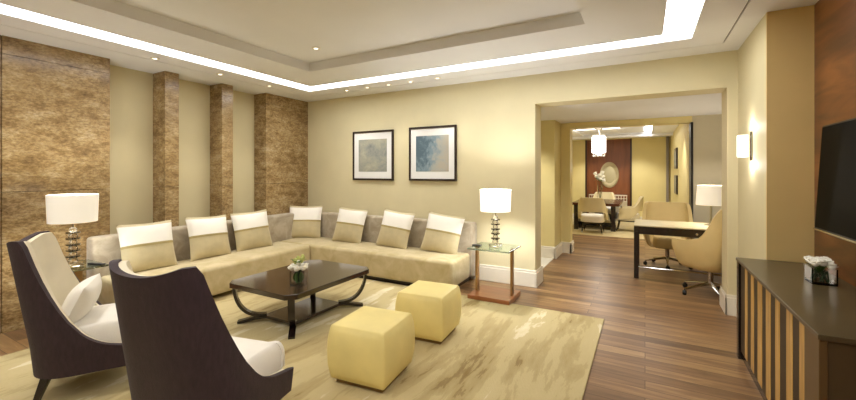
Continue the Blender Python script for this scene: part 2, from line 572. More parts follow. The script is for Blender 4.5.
SPOT = dict(spot_size=R(75), spot_blend=.7, shadow_soft_size=.03)
def spot(x, y, z, e, aim, size=75, color=(1, .965, .90)):
    o = light('spot_beam', 'SPOT', (x, y, z - .02), e, color, spot_size=R(size), spot_blend=.7, shadow_soft_size=.04)
    d = Vector(aim) - Vector((x, y, z))
    o.rotation_euler = d.to_track_quat('-Z', 'Y').to_euler()
for y in (2.15, 2.88, 3.60):
    spot(-4.47, y, H, 26, (-4.85, y, 0))
for x in (-3.76, -3.03, -2.28):
    spot(x, 4.335, H, 19, (x, 4.7, 0))
spot(-2.975, 2.953, 2.684, 45, (-2.975, 2.9, 0), 80)

# two unseen glowing fixtures, added to light the foreground, numbered among the trims
for i, (x, y) in enumerate(((-2.975, .5), (-.9, .6))):
    b = BM(); lathe(b, [(0, -.006), (.042, -.006), (.042, 0), (0, 0)], 20, Matrix.Translation((x, y, 2.684)))
    struct('trim_%d' % (11 + i), b, 'bulb')
    spot(x, y, 2.684, 60, (x, y + .5, 0), 110)

# ------------------------------------------------------------------ rug
b = BM(); box(b, -4.24, -.335, -.6, 4.02, .001, .013, .004, 1)
tag(obj('rug', b, 'rug'), 'large golden tan rug with cream and brown streaks under the coffee table', 'rug')
RZ = .013

# ------------------------------------------------------------------ sofa
t = thing('corner_sofa', 'long beige velvet corner sofa along the marble and picture walls', 'sofa', (-4.9, 4.6, 0))
def L(bb, x0, x1, y0, y1, z0, z1, bev=.03, seg=3):
    box(bb, x0 + 4.9, x1 + 4.9, y0 - 4.6, y1 - 4.6, z0, z1, bev, seg)
b = BM(); L(b, -4.93, -4.22, 1.8, 4.03, 0, .06, .004, 1); L(b, -4.93, -1.98, 4.05, 4.70, 0, .06, .004, 1); obj('plinth', b, 'dark', t)
b = BM(); L(b, -4.80, -4.13, 1.76, 3.985, .055, .375, .045, 4); obj('seat', b, 'seat', t, True)
b = BM(); L(b, -4.80, -1.935, 3.99, 4.58, .055, .375, .045, 4); obj('seat', b, 'seat', t, True)
b = BM(); L(b, -4.965, -4.79, 1.72, 4.56, .06, .755, .035, 4); obj('backrest', b, 'taupe', t, True)
for o in t.children:
    for v in o.data.vertices:
        if v.co.y < -.02 and o.name != 'plinth':
            v.co.x += SK * (-.02 - v.co.y)
b = BM(); L(b, -4.965, -1.90, 4.57, 4.722, .06, .755, .035, 4); obj('backrest', b, 'taupe', t, True)

# ------------------------------------------------------------------ pillows
def pillow_bits(w, h, th, rows, eps=0.0, n=22, belly=.06):
    """closed cushion strip between v rows[0]..rows[1] (0 bottom..1 top)"""
    bb = BM()
    def pt(u, v, side):
        a, c = 2 * u - 1, 2 * v - 1
        f = max(0, (1 - abs(a) ** 2.6)) ** .55 * max(0, (1 - abs(c) ** 2.6)) ** .55
        px = a * w / 2 * (1 - belly * (1 - c * c))
        pz = h / 2 + c * h / 2 * (1 - belly * (1 - a * a))
        return Vector((px, side * (f * th / 2 + eps), pz))
    m = max(2, int(n * (rows[1] - rows[0])))
    for side in (-1, 1):
        g = [[bb.verts.new(pt(i / n, rows[0] + (rows[1] - rows[0]) * j / m, side)) for i in range(n + 1)] for j in range(m + 1)]
        for j in range(m):
            for i in range(n):
                bb.faces.new((g[j][i], g[j][i + 1], g[j + 1][i + 1], g[j + 1][i]))
    bmesh.ops.remove_doubles(bb, verts=bb.verts, dist=.0005)
    return bb
def make_pillow(label):
    p = thing('throw_pillow', label, 'pillow', group='white and gold pillows along the sofa')
    obj('cover', pillow_bits(.52, .52, .15, (0, 1)), 'pillowgold', p, True)
    obj('white_panel', pillow_bits(.52, .52, .15, (.55, .94), .003), 'pillowwhite', p, True)
    obj('band', pillow_bits(.52, .52, .15, (.50, .55), .004), 'band', p, True)
    return p
PIL = [((-4.52, 2.15, .365), (-16, 0, 88), 'white and gold pillow at the left end of sofa, nearest the left table lamp'),
       ((-4.54, 2.82, .365), (-16, 2, 92), 'white and gold pillow on left sofa wing, middle of its three'),
       ((-4.56, 3.43, .365), (-15, -2, 84), 'white and gold pillow on left sofa wing, next to the corner'),
       ((-4.63, 4.34, .365), (-14, 0, 30), 'white and gold pillow set right in the sofa corner'),
       ((-3.82, 4.38, .365), (-18, 3, 4), 'white and gold pillow under the left picture'),
       ((-3.03, 4.38, .365), (-18, 5, -2), 'white and gold pillow under the right picture'),
       ((-2.30, 4.38, .365), (-20, 6, 3), 'white and gold pillow nearest the right end of the sofa')]
p0 = None
for loc, rot, lab in PIL:
    e = tuple(R(a) for a in rot)
    if p0 is None:
        p0 = make_pillow(lab); p0.location = loc; p0.rotation_euler = e
    else:
        dup(p0, loc, e, lab)

# ------------------------------------------------------------------ armchairs
HW, YF, YBK = .30, .29, -.31
def plan(n=72):
    """outer U of the chair from front right round the back to front left: (x, y)"""
    pts = []
    ys = -.02
    ns = n // 4
    for i in range(ns):
        pts.append((HW - .015 * (i == 0), YF + (ys - YF) * i / ns))
    nb = n - 2 * ns
    for i in range(nb + 1):
        a = PI * i / nb
        cx, sy = math.cos(a), math.sin(a)
        e = .74
        pts.append((HW * math.copysign(abs(cx) ** e, cx), ys - (ys - YBK) * abs(sy) ** e))
    for i in range(1, ns + 1):
        pts.append((-HW + .015 * (i == ns), ys + (YF - ys) * i / ns))
    return pts
def top_h(y, x):
    k = (YF - y) / (YF - (-.20))
    k = max(0, min(1, k))
    z = .285 + .08 * k + .62 * (k ** 4.6)
    if y < -.20:
        z = .945 + .04 * min(1, abs(x) / .22) ** 2
    return z
def warp(x, y, z):
    k = max(0, (z - .34) / .62)
    x = x * (1 - .05 * k)
    y = y - .10 * k * max(0, min(1, (.35 - y) / .5))
    if z < .34:
        q = (.34 - z) / .2
        x *= 1 - .05 * q
        y = y * (1 - .06 * q)
    return Vector((x, y, z))
def inset(pts, d):
    out = []
    n = len(pts)
    for i, (x, y) in enumerate(pts):
        a, c = pts[max(0, i - 1)], pts[min(n - 1, i + 1)]
        tx, ty = c[0] - a[0], c[1] - a[1]
        l = math.hypot(tx, ty) or 1
        out.append((x + ty / l * d, y - tx / l * d))
    return out
def shell_mesh(d0, d1, zbot, drop):
    bb = BM()
    P = plan()
    A, B = inset(P, d0), inset(P, d1)
    m = 18
    n = len(P)
    ga, gb = [], []
    for i in range(n):
        zt = top_h(P[i][1], P[i][0]) - drop
        ra, rb = [], []
        for j in range(m + 1):
            z = zbot + (zt - zbot) * j / m
            ra.append(bb.verts.new(warp(A[i][0], A[i][1], z)))
            rb.append(bb.verts.new(warp(B[i][0], B[i][1], z)))
        ga.append(ra); gb.append(rb)
    for i in range(n - 1):
        for j in range(m):
            bb.faces.new((ga[i][j], ga[i + 1][j], ga[i + 1][j + 1], ga[i][j + 1]))
            bb.faces.new((gb[i][j], gb[i][j + 1], gb[i + 1][j + 1], gb[i + 1][j]))
        bb.faces.new((ga[i][m], ga[i + 1][m], gb[i + 1][m], gb[i][m]))
        bb.faces.new((ga[i][0], gb[i][0], gb[i + 1][0], ga[i + 1][0]))
    for i in (0, n - 1):
        for j in range(m):
            bb.faces.new((ga[i][j], ga[i][j + 1], gb[i][j + 1], gb[i][j]))
    return bb
def dome(poly, z0, z1, round_=.05, puff=.03, steps=5):
    bb = BM()
    cx = sum(p[0] for p in poly) / len(poly); cy = sum(p[1] for p in poly) / len(poly)
    rings = []
    lev = [(1 - .06, z0), (1, z0 + .02)]
    zr = z1 - round_
    lev.append((1, zr))
    for i in range(1, steps + 1):
        a = PI / 2 * i / steps
        lev.append((1 - .13 * (1 - math.cos(a)), zr + round_ * math.sin(a)))
    for q in (.6, .3):
        lev.append((q, z1 + puff * (1 - q)))
    for s, z in lev:
        rings.append([bb.verts.new((cx + (x - cx) * s, cy + (y - cy) * s, z)) for x, y in poly])
    c = bb.verts.new((cx, cy, z1 + puff))
    for a, d in zip(rings, rings[1:]):
        for i in range(len(a)):
            j = (i + 1) % len(a)
            bb.faces.new((a[i], a[j], d[j], d[i]))
    a = rings[-1]
    for i in range(len(a)):
        bb.faces.new((a[i], a[(i + 1) % len(a)], c))
    bb.faces.new(rings[0][::-1])
    return bb
def make_armchair(label):
    t = thing('armchair', label, 'armchair', group='dark armchairs facing the coffee table')
    obj('shell', shell_mesh(0, .032, .165, 0), 'shell', t, True)
    obj('lining', shell_mesh(.033, .062, .26, .008), 'creamlin', t, True)
    P = inset(plan(), .034)
    Pb = [tuple(warp(x, y, .2)[:2]) for x, y in P]
    bb = BM(); prism(bb, Pb, .165, .27, .006, 1); obj('seat_frame', bb, 'shell', t)
    Pc = inset(plan(), .066)
    Pc = [(x * .99, min(y, .265)) for x, y in Pc if y > -.27]
    Pc = [Pc[0]] + Pc + [Pc[-1]]
    obj('seat_cushion', dome([(x, y + (.02 if y > .25 else 0)) for x, y in Pc], .272, .44, .09, .03), 'ivory', t, True, 60)
    for sx, sy in ((1, 1), (-1, 1), (1, -1), (-1, -1)):
        bb = BM()
        x, y = sx * .2, (.19 if sy > 0 else -.2)
        tube(bb, [(x, y, .168), (x + sx * .03, y + sy * .05, .008)], [.03, .017], 4)
        obj('leg', bb, 'dark', t)
    return t
c1 = make_armchair('dark brown armchair with cream lining seen from its side, at left edge')
c1.location = (-3.20, 1.20, RZ); c1.rotation_euler = (0, 0, R(-31))
c2 = dup(c1, (-1.955, 1.215, RZ), (0, 0, R(12)), 'dark brown armchair with white seat seen from behind, in front of the coffee table')
# lumbar pillow on the left chair
b = BM(); join(b, pillow_bits(.42, .26, .15, (0, 1), 0, 20, .03))
lp = tag(obj('lumbar_pillow', b, 'ivory', None, True), 'small plain white pillow on the seat of the left dark armchair', 'pillow')
q = Matrix.Rotation(R(-31), 4, 'Z') @ Vector((.03, -.13, .43))
lp.location = (-3.20 + q.x, 1.20 + q.y, RZ + .435); lp.rotation_euler = (R(24), 0, R(149))

# ------------------------------------------------------------------ coffee table
t = thing('coffee_table', 'dark glossy coffee table with curved legs in the middle of the rug', 'coffee table', (-2.91, 2.73, RZ))
TW, TD, ch, TZ = .43, .545, .075, .40
oct_ = [(-TW + ch, -TD), (TW - ch, -TD), (TW, -TD + ch), (TW, TD - ch), (TW - ch, TD), (-TW + ch, TD), (-TW, TD - ch), (-TW, -TD + ch)]
b = BM(); prism(b, oct_, TZ - .045 - RZ, TZ - RZ, .004, 2); obj('tabletop', b, 'espresso', t)
SW, SD = .20, .31
b = BM(); prism(b, [(-SW, -SD), (SW, -SD), (SW, SD), (-SW, SD)], .028, .055, .003, 1); obj('shelf', b, 'espresso', t)
for sx, sy in ((-1, -1), (1, -1), (1, 1), (-1, 1)):
    o_ = Vector((sx * (TW - .06), sy * (TD - .06), 0)); i_ = Vector((sx * (SW - .02), sy * (SD - .02), 0))
    dv = (o_ - i_)
    side = Vector((-dv.y, dv.x, 0)).normalized()
    pts = []
    zt, zb = TZ - .045 - RZ, .06
    for j in range(15):
        a = PI / 2 * j / 14
        pts.append(i_ + dv * math.cos(a) ** .75 * 1.0 + Vector((0, 0, zt - (zt - zb) * math.sin(a))))
    b = BM(); tube(b, pts, .026, w=(.055, side)); obj('leg', b, 'dark', t, True, 30)
    b = BM(); tube(b, [i_ + Vector((0, 0, .045)), i_ + dv * .35 + Vector((0, 0, .04)), i_ + dv * .9 + Vector((0, 0, .011))], [.03, .03, .022], w=(.055, side)); obj('foot', b, 'dark', t)

# ------------------------------------------------------------------ flowers
def bloom_mesh(r, seed):
    bb = BM()
    rnd = random.Random(seed)
    bmesh.ops.create_icosphere(bb, subdivisions=2, radius=r * .62)
    for layer, (n, tilt, sc) in enumerate(((5, .35, .75), (6, .8, .95), (7, 1.25, 1.05))):
        for k in range(n):
            a = 2 * PI * k / n + layer * .5 + rnd.uniform(-.2, .2)
            tl = tilt + rnd.uniform(-.12, .12)
            pet = bmesh.new()
            bmesh.ops.create_uvsphere(pet, u_segments=8, v_segments=6, radius=r * .5 * sc)
            bmesh.ops.scale(pet, vec=(.9, .22, 1), verts=pet.verts)
            m = Matrix.Rotation(a, 4, 'Z') @ Matrix.Translation((0, r * .5 * math.sin(tl), r * .35 * math.cos(tl))) @ Matrix.Rotation(-tl * .8, 4, 'X')
            bmesh.ops.transform(pet, matrix=m, verts=pet.verts)
            join(bb, pet)
    return bb
def leaf_mesh(l, w):
    bb = BM()
    n = 6
    top, bot = [], []
    for i in range(n + 1):
        s = i / n
        ww = w * math.sin(PI * min(1, s * .96 + .02)) * .5
        z = l * .25 * math.sin(s * 2.2)
        top.append([bb.verts.new((sx * ww, s * l, z + (0 if sx else -.002))) for sx in (-1, 0, 1)])
    for a, c in zip(top, top[1:]):
        for i in range(2):
            bb.faces.new((a[i], a[i + 1], c[i + 1], c[i]))
    g = bmesh.ops.solidify(bb, geom=bb.faces[:], thickness=.0015)
    return bb
def bouquet(name, label, loc, heads, r, leaves, buds=(), stems=None):
    t = thing(name, label, 'flowers', loc)
    first = None
    for i, (x, y, z) in enumerate(heads):
        if first is None:
            first = o = obj('bloom', bloom_mesh(r, 3), 'petal', t, True, 60)
        else:
            o = first.copy(); COL.objects.link(o); o.parent = t
        o.location = (x, y, z); o.rotation_euler = (-y * 7, x * 7, i * 1.3)
    for i, (x, y, z, rz, rx) in enumerate(leaves):
        o = obj('leaf', leaf_mesh(r * 2.4, r * 1.1), 'leaf', t, True)
        o.location = (x, y, z); o.rotation_euler = (rx, 0, rz)
    for i, (x, y, z) in enumerate(buds):
        bb = BM(); bmesh.ops.create_uvsphere(bb, u_segments=10, v_segments=8, radius=r * .55)
        bmesh.ops.scale(bb, vec=(.8, .8, 1.3), verts=bb.verts)
        o = obj('bud', bb, 'lime', t, True); o.location = (x, y, z)
    if stems:
        for (x, y, x2, y2, z0, z1) in stems:
            bb = BM(); tube(bb, [(x, y, z0), (x2, y2, z1)], .0035, 6); obj('stem', bb, 'stem', t, True)
    return t
def cube_vase(label, loc, w, d, h, rz=0):
    t = thing('glass_vase', label, 'vase', loc, rz)
    wt = .005
    bb = BM()
    box(bb, -w / 2, w / 2, -d / 2, d / 2, 0, .01)
    box(bb, -w / 2, -w / 2 + wt, -d / 2, d / 2, .01, h); box(bb, w / 2 - wt, w / 2, -d / 2, d / 2, .01, h)
    box(bb, -w / 2 + wt, w / 2 - wt, -d / 2, -d / 2 + wt, .01, h); box(bb, -w / 2 + wt, w / 2 - wt, d / 2 - wt, d / 2, .01, h)
    obj('glass_body', bb, 'glass', t)
    return t
VX, VY = -2.70, 2.47
cube_vase('small clear glass cube vase on the dark coffee table', (VX, VY, TZ), .11, .11, .12, R(20))
rr = random.Random(5)
heads = [(.0, 0, .185)] + [(.058 * math.cos(a), .058 * math.sin(a), .15 + .014 * math.sin(3 * a)) for a in [i * PI / 3 for i in range(6)]]
bouquet('rose_bouquet', 'white roses with lime buds in the glass cube on coffee table', (VX, VY, TZ), heads, .04,
        [(0, 0, .16, i * 1.05, .5) for i in range(6)] + [(.028 * math.cos(i * 1.26), .028 * math.sin(i * 1.26), .016, i * 1.26 + 1.2, 1.35) for i in range(5)],
        [(-.04, .03, .215), (.0, .05, .225), (.04, .0, .22), (-.01, -.03, .21), (.02, .03, .235)],
        [(.02 * math.cos(i), .02 * math.sin(i), .03 * math.cos(i + 2), .03 * math.sin(i + 2), .014, .14) for i in range(14)])
CX, CY, CZ = .90, 3.12, .75
cube_vase('rectangular clear glass vase on the dark striped cabinet', (CX, CY, CZ), .11, .13, .095)
heads = [(x, y, .112 + rr.uniform(-.006, .012)) for x in (-.035, 0, .035) for y in (-.043, 0, .043)]
bouquet('rose_bouquet', 'low white roses in the rectangular glass vase on striped cabinet', (CX, CY, CZ), heads, .031, [(0, .02, .05, i * 1.6, .6) for i in range(4)], (),
        [(.035 * math.cos(i * 2.4), .045 * math.sin(i * 2.4), .03 * math.cos(i * 1.7), .04 * math.sin(i * 1.7), .014, .07) for i in range(12)])

# ------------------------------------------------------------------ ottomans
def make_ottoman(label):
    t = thing('ottoman', label, 'ottoman', group='yellow ottomans on the rug')
    bb = BM()
    n = 14
    h0, h1, w = .03, .385, .42
    bmesh.ops.create_cube(bb, size=2)
    bmesh.ops.subdivide_edges(bb, edges=bb.edges[:], cuts=n, use_grid_fill=True)
    for v in bb.verts:
        x, y, z = v.co
        f = lambda a: max(0, 1 - abs(a) ** 2.4)
        s = w / 2 * .955
        nx = x * s * (1 + .10 * f(z)) + (.0)
        ny = y * s * (1 + .10 * f(z))
        if abs(x) > .999: nx += math.copysign(.012 * f(y) * f(z), x)
        if abs(y) > .999: ny += math.copysign(.012 * f(x) * f(z), y)
        nz = h0 + (z + 1) / 2 * (h1 - h0) + (.012 * f(x) * f(y) if z > .999 else 0)
        v.co = (nx, ny, nz)
    es = [e for e in bb.edges if e.calc_face_angle(0) > R(60)]
    bmesh.ops.bevel(bb, geom=es, offset=.014, segments=3, profile=.5, affect='EDGES')
    obj('body', bb, 'ottoman', t, True, 50)
    bb = BM(); box(bb, -.175, .175, -.175, .175, 0, .035, .004, 1); obj('plinth', bb, 'ottobase', t)
    return t
o1 = make_ottoman('yellow leather cube ottoman nearest the camera')
o1.location = (-1.63, 2.145, RZ); o1.rotation_euler = (0, 0, R(6))
dup(o1, (-1.625, 2.935, RZ), (0, 0, R(5)), 'yellow leather cube ottoman nearer the sofa and side table')

# ------------------------------------------------------------------ side tables and lamps
def side_table(label, loc, w, d, mat='copper'):
    t = thing('side_table', label, 'side table', loc, group='glass topped lamp tables')
    bb = BM(); box(bb, -w / 2, w / 2, -d / 2, d / 2, .55, .567, .003, 1); obj('glass_top', bb, 'greenglass', t)
    bb = BM(); box(bb, -w / 2, w / 2, -d / 2 + .01, d / 2 - .01, 0, .055, .004, 1); obj('base', bb, mat, t)
    for sx in (-1, 1):
        bb = BM(); box(bb, sx * (w / 2 - .035) - .012, sx * (w / 2 - .035) + .012, -.03, .03, .055, .55); obj('leg', bb, 'bronze', t)
    return t
side_table('glass topped side table with copper wood base beside the sofa', (-1.47, 4.155, .0), .475, .44)
side_table('glass topped side table behind the left armchair', (-4.44, 1.455, .0), .42, .42)
def table_lamp(name, label, loc, sm, power):
    t = thing(name, label, 'table lamp', loc, group='crystal stem table lamps')
    bb = BM(); box(bb, -.06, .06, -.06, .06, 0, .036, .006, 1); obj('foot', bb, 'crystal', t)
    prof = []
    for z, r, k in ((.036, .034, .05), (.095, .028, .045), (.145, .034, .05), (.2, .028, .045), (.25, .034, .05), (.305, .028, .045)):
        bb = BM()
        lathe(bb, [(0, z), (r * .6, z), (r, z + k * .35), (r, z + k * .65), (r * .6, z + k), (0, z + k)], 10)
        obj('crystal_block', bb, 'crystal', t)
    for z in (.088, .142, .192, .246, .298):
        bb = BM(); lathe(bb, [(0, z), (.05, z), (.05, z + .012), (0, z + .012)], 20); obj('disc', bb, 'smoke', t, True)
    bb = BM(); tube(bb, [(0, 0, .35), (0, 0, .60)], .006, 8); obj('rod', bb, 'chrome', t, True)
    bb = BM()
    lathe(bb, [(.166, .395), (.174, .635), (.171, .635), (.163, .395)], 40)
    bb2 = BM()
    obj('shade', bb, sm, t, True)
    bb2.free()
    bb = BM(); lathe(bb, [(0, .655), (.009, .648), (.009, .638), (0, .630)], 10); tube(bb, [(-.165, 0, .602), (.165, 0, .602)], .003, 6); tube(bb, [(0, -.165, .602), (0, .165, .602)], .003, 6)
    obj('finial', bb, 'chrome', t, True)
    light('lamp_bulb', 'POINT', (loc[0], loc[1], loc[2] + .49), power, (.94, .97, 1), shadow_soft_size=.05)
    return t
table_lamp('table_lamp', 'white drum table lamp on crystal stem beside the right end of sofa', (-1.455, 4.15, .568), 'shade', 34)
table_lamp('table_lamp', 'white drum table lamp on crystal stem before the marble wall at left', (-4.37, 1.46, .568), 'shadeL', 14)
b = BM(); box(b, -.05, .05, -.025, .025, 0, .014, .003, 1)
o = tag(obj('remote_control', b, 'black'), 'small dark remote on glass table left of the right lamp', 'remote'); o.location = (-1.655, 4.10, .568)
b = BM(); box(b, -.08, .08, -.02, .02, 0, .014, .003, 1)
o = tag(obj('remote_control', b, 'black'), 'thin dark remote on the glass table by the left armchair', 'remote'); o.location = (-4.30, 1.60, .568); o.rotation_euler = (0, 0, .3)

# ------------------------------------------------------------------ pictures
def picture(label, x0, x1, z0, z1, art, y=YB, m=(.115, .115, .13, .16)):
    t = thing('framed_picture', label, 'picture', ((x0 + x1) / 2, y, z0), group='framed abstract pictures above the sofa')
    w, h = x1 - x0, z1 - z0
    f = .028
    bb = BM()
    box(bb, -w / 2, w / 2, -.035, -.004, 0, f, .003, 1); box(bb, -w / 2, w / 2, -.035, -.004, h - f, h, .003, 1)
    box(bb, -w / 2, -w / 2 + f, -.035, -.004, f, h - f, .003, 1); box(bb, w / 2 - f, w / 2, -.035, -.004, f, h - f, .003, 1)
    obj('frame', bb, 'frame', t)
    bb = BM(); box(bb, -w / 2 + f, w / 2 - f, -.022, -.006, f, h - f); obj('mat_board', bb, 'mat', t)
    bb = BM(); box(bb, -w / 2 + m[0], w / 2 - m[1], -.025, -.0225, m[2], h - m[3] + .03); obj('artwork', bb, art, t)
picture('dark framed grey abstract picture, left one above the sofa', -3.985, -3.225, 1.275, 2.025, 'art1')
picture('dark framed blue and tan abstract picture, right one above the sofa', -2.952, -2.206, 1.277, 2.035, 'art2')

# ------------------------------------------------------------------ sconce
t = thing('wall_sconce', 'lit white cylinder wall sconce on the wall right of the doorway', 'wall lamp', (.788, 4.19, 1.5))
b = BM(); box(b, -.012, 0, -.022, .022, -.005, .245, .003, 1); obj('backplate', b, 'smoke', t)
b = BM(); tube(b, [(-.01, 0, .20), (-.07, 0, .20)], .008, 8); tube(b, [(-.01, 0, .045), (-.07, 0, .045)], .008, 8); obj('arm', b, 'chrome', t, True)
b = BM(); lathe(b, [(0, .028), (.037, .028), (.04, .036), (.04, .205), (.037, .212), (0, .212)], 24, Matrix.Translation((-.062, 0, 0))); obj('shade', b, 'sconce', t, True)
light('sconce_glow', 'POINT', (.723, 4.19, 1.78), 1.3, (1, .95, .87), shadow_soft_size=.04)
light('sconce_glow', 'POINT', (.723, 4.19, 1.46), 1.3, (1, .95, .87), shadow_soft_size=.04)

# ------------------------------------------------------------------ television
t = thing('television', 'wide black flat television on the walnut wall', 'television', (XW, 2.80, 1.03))
tm = Matrix.Rotation(R(3.2), 4, 'Y')
b = BM(); box(b, -.095, -.052, -.60, .60, 0, .66, .004, 1, tm); obj('bezel', b, 'black', t)
b = BM(); box(b, -.098, -.0955, -.588, .588, .014, .648, 0, 1, tm); obj('screen', b, 'screen', t)
b = BM(); box(b, -.102, -.092, -.602, .602, -.004, .006, 0, 1, tm); obj('silver_edge', b, 'chrome', t)
b = BM(); box(b, -.052, -.001, -.2, .2, .2, .45); obj('wall_bracket', b, 'black', t)

# ------------------------------------------------------------------ cabinet
CXF, CY0, CY1, CH = .605, 2.12, 3.735, .75
t = thing('striped_cabinet', 'long dark cabinet with gold vertical slats under the television', 'cabinet', (CXF, CY0, 0))
def CB(bb, x0, x1, y0, y1, z0, z1, bev=.002): box(bb, x0 - CXF, x1 - CXF, y0 - CY0, y1 - CY0, z0, z1, bev, 1)
b = BM(); CB(b, CXF, XW - .005, CY0, CY1, CH - .022, CH); obj('worktop', b, 'cabtop', t)
b = BM(); CB(b, CXF + .025, XW - .005, CY0 + .012, CY1 - .01, .06, CH - .022); obj('body', b, 'cab', t)
b = BM(); CB(b, CXF + .005, CXF + .04, CY1 - .06, CY1, 0, CH - .022); obj('end_post', b, 'dark', t)
b = BM(); CB(b, CXF + .004, CXF + .03, CY0 + .005, CY0 + .17, .06, CH - .022); obj('end_panel', b, plain('bronze_brown', '#5f4829', .35, var=.1), t)
b = BM(); CB(b, CXF + .02, CXF + .026, CY0 + .17, CY1 - .06, .065, CH - .024); obj('front_panel', b, plain('slat_ground', '#38281a', .5, var=.1), t)
b = BM(); CB(b, CXF + .03, XW - .02, CY0 + .03, CY1 - .03, 0, .06); obj('plinth', b, 'dark', t)
for y0, y1 in ((2.313, 2.423), (2.494, 2.613), (2.698, 2.804), (2.872, 2.995), (3.056, 3.188), (3.259, 3.367), (3.447, 3.544)):
    b = BM(); CB(b, CXF + .018, CXF + .03, y0 + .012, y1 - .014, .075, CH - .026); obj('gold_slat', b, 'goldslat', t)

# ------------------------------------------------------------------ desk
DZ = .70
t = thing('writing_desk', 'dark desk with pale leather top in the foyer beyond the doorway', 'desk', (-.13, 5.81, 0))
b = BM(); box(b, 0, 1.9, 0, .74, DZ - .016, DZ, .003, 1); obj('desktop', b, 'desktop', t)
b = BM()
box(b, .01, 1.89, .01, .035, DZ - .115, DZ - .016); box(b, .01, 1.89, .705, .73, DZ - .115, DZ - .016)
box(b, .01, .035, .035, .705, DZ - .115, DZ - .016); box(b, 1.865, 1.89, .035, .705, DZ - .115, DZ - .016)
obj('apron', b, 'dark', t)
for x in (.0, 1.84):
    for y in (.0, .68):
        b = BM(); box(b, x + .002, x + .058, y + .002, y + .058, 0, DZ - .016, .003, 1); obj('leg', b, 'dark', t)
b = BM(); tube(b, [(.03, .03, .15), (1.87, .03, .15)], .012, 8); obj('foot_rail', b, 'chrome', t, True)
b = BM(); lathe(b, [(0, 0), (.014, 0), (.014, .012), (0, .016)], 14, Matrix.Translation((.69, .01, DZ - .07)) @ Matrix.Rotation(R(90), 4, 'X')); obj('knob', b, 'chrome', t, True)
# desk lamp
t = thing('desk_lamp', 'white drum lamp standing on the foyer desk', 'table lamp', (.75, 6.22, DZ))
b = BM(); lathe(b, [(0, 0), (.075, 0), (.075, .015), (.02, .025), (.012, .1), (.012, .26), (0, .26)], 20); obj('stand', b, 'chrome', t, True)
b = BM(); lathe(b, [(.165, .27), (.15, .525), (.147, .525), (.162, .27)], 36); obj('shade', b, 'shadeD', t, True)
b = BM(); tube(b, [(0, 0, .26), (0, 0, .53)], .006, 8); lathe(b, [(0, .55), (.012, .54), (.012, .53), (0, .525)], 10); tube(b, [(-.15, 0, .515), (.15, 0, .515)], .003, 6); obj('finial', b, 'chrome', t, True)
light('lamp_bulb', 'POINT', (.75, 6.22, DZ + .40), 10, (1, .95, .87), shadow_soft_size=.05)

def make_desk_chair(label):
    t = thing('desk_chair', label, 'office chair', group='tan leather swivel chairs at the desk')
    hw, hd = .33, .31
    def tub(d0, d1, zb, drop):
        bb = BM()
        n, m = 48, 12
        ga, gb = [], []
        for i in range(n + 1):
            a = -PI * .22 + PI * 1.44 * i / n     # from front right round back (-y) to front left
            ca, sa = math.cos(a), -math.sin(a)
            q = max(0, min(1, (math.sin(a) + .10) / .85))
            zt = .61 + .36 * (q * q * (3 - 2 * q)) - drop
            ra, rb = [], []
            for j in range(m + 1):
                s = j / m
                z = zb + (zt - zb) * s
                kk = .7 + .3 * min(1, ((z - .30) / .24)) ** .5 if z < .54 else 1 + .05 * (z - .53)
                yo = -.10 * max(0, z - .5) * q
                for d, rw in ((d0, ra), (d1, rb)):
                    sx = math.copysign(abs(ca) ** .5, ca); sy = math.copysign(abs(sa) ** .5, sa)
                    rw.append(bb.verts.new(((hw - d) * kk * sx, (hd - d) * kk * sy + yo, z)))
            ga.append(ra); gb.append(rb)
        for i in range(n):
            for j in range(m):
                bb.faces.new((ga[i][j], ga[i + 1][j], ga[i + 1][j + 1], ga[i][j + 1]))
                bb.faces.new((gb[i][j], gb[i][j + 1], gb[i + 1][j + 1], gb[i + 1][j]))
            bb.faces.new((ga[i][m], ga[i + 1][m], gb[i + 1][m], gb[i][m]))
            bb.faces.new((ga[i][0], gb[i][0], gb[i + 1][0], ga[i + 1][0]))
        for i in (0, n):
            for j in range(m):
                bb.faces.new((ga[i][j], ga[i][j + 1], gb[i][j + 1], gb[i][j]))
        return bb
    obj('shell', tub(0, .05, .30, 0), 'leather', t, True, 60)
    poly = [(.235 * math.copysign(abs(math.cos(a)) ** .6, math.cos(a)), .02 + .235 * math.copysign(abs(math.sin(a)) ** .6, math.sin(a))) for a in [2 * PI * i / 32 for i in range(32)]]
    bb = dome([(x * .8, y * .8) for x, y in poly], .29, .46, .05, .015); obj('seat', bb, 'leather', t, True, 60)
    bb = BM(); lathe(bb, [(0, .10), (.03, .10), (.03, .25), (.05, .275), (.05, .295), (0, .295)], 16); obj('column', bb, 'chrome', t, True)
    for k in range(5):
        a = 2 * PI * k / 5 + .3
        c, s = math.cos(a), math.sin(a)
        bb = BM(); tube(bb, [(c * .02, s * .02, .125), (c * .15, s * .15, .10), (c * .30, s * .30, .07)], [.02, .016, .012], 8); lg = obj('leg', bb, 'chrome', t, True)
        bb = BM(); lathe(bb, [(0, -.018), (.024, -.018), (.028, -.01), (.028, .01), (.024, .018), (0, .018)], 14, Matrix.Translation((c * .30, s * .30, .029)) @ Matrix.Rotation(a + .8, 4, 'Z') @ Matrix.Rotation(R(90), 4, 'X'))
        tube(bb, [(c * .30, s * .30, .03), (c * .30, s * .30, .066)], .007, 6)
        obj('caster', bb, 'black', lg, True)
    return t
dc = make_desk_chair('tan leather swivel chair in front of the foyer desk')
dc.location = (.65, 5.44, 0); dc.rotation_euler = (0, 0, R(50)); dc.scale = (1, 1, 1.04)
dc2 = dup(dc, (.29, 6.80, 0), (0, 0, R(180)), 'tan leather swivel chair behind the foyer desk')
dc2.scale = (1, .88, .96)

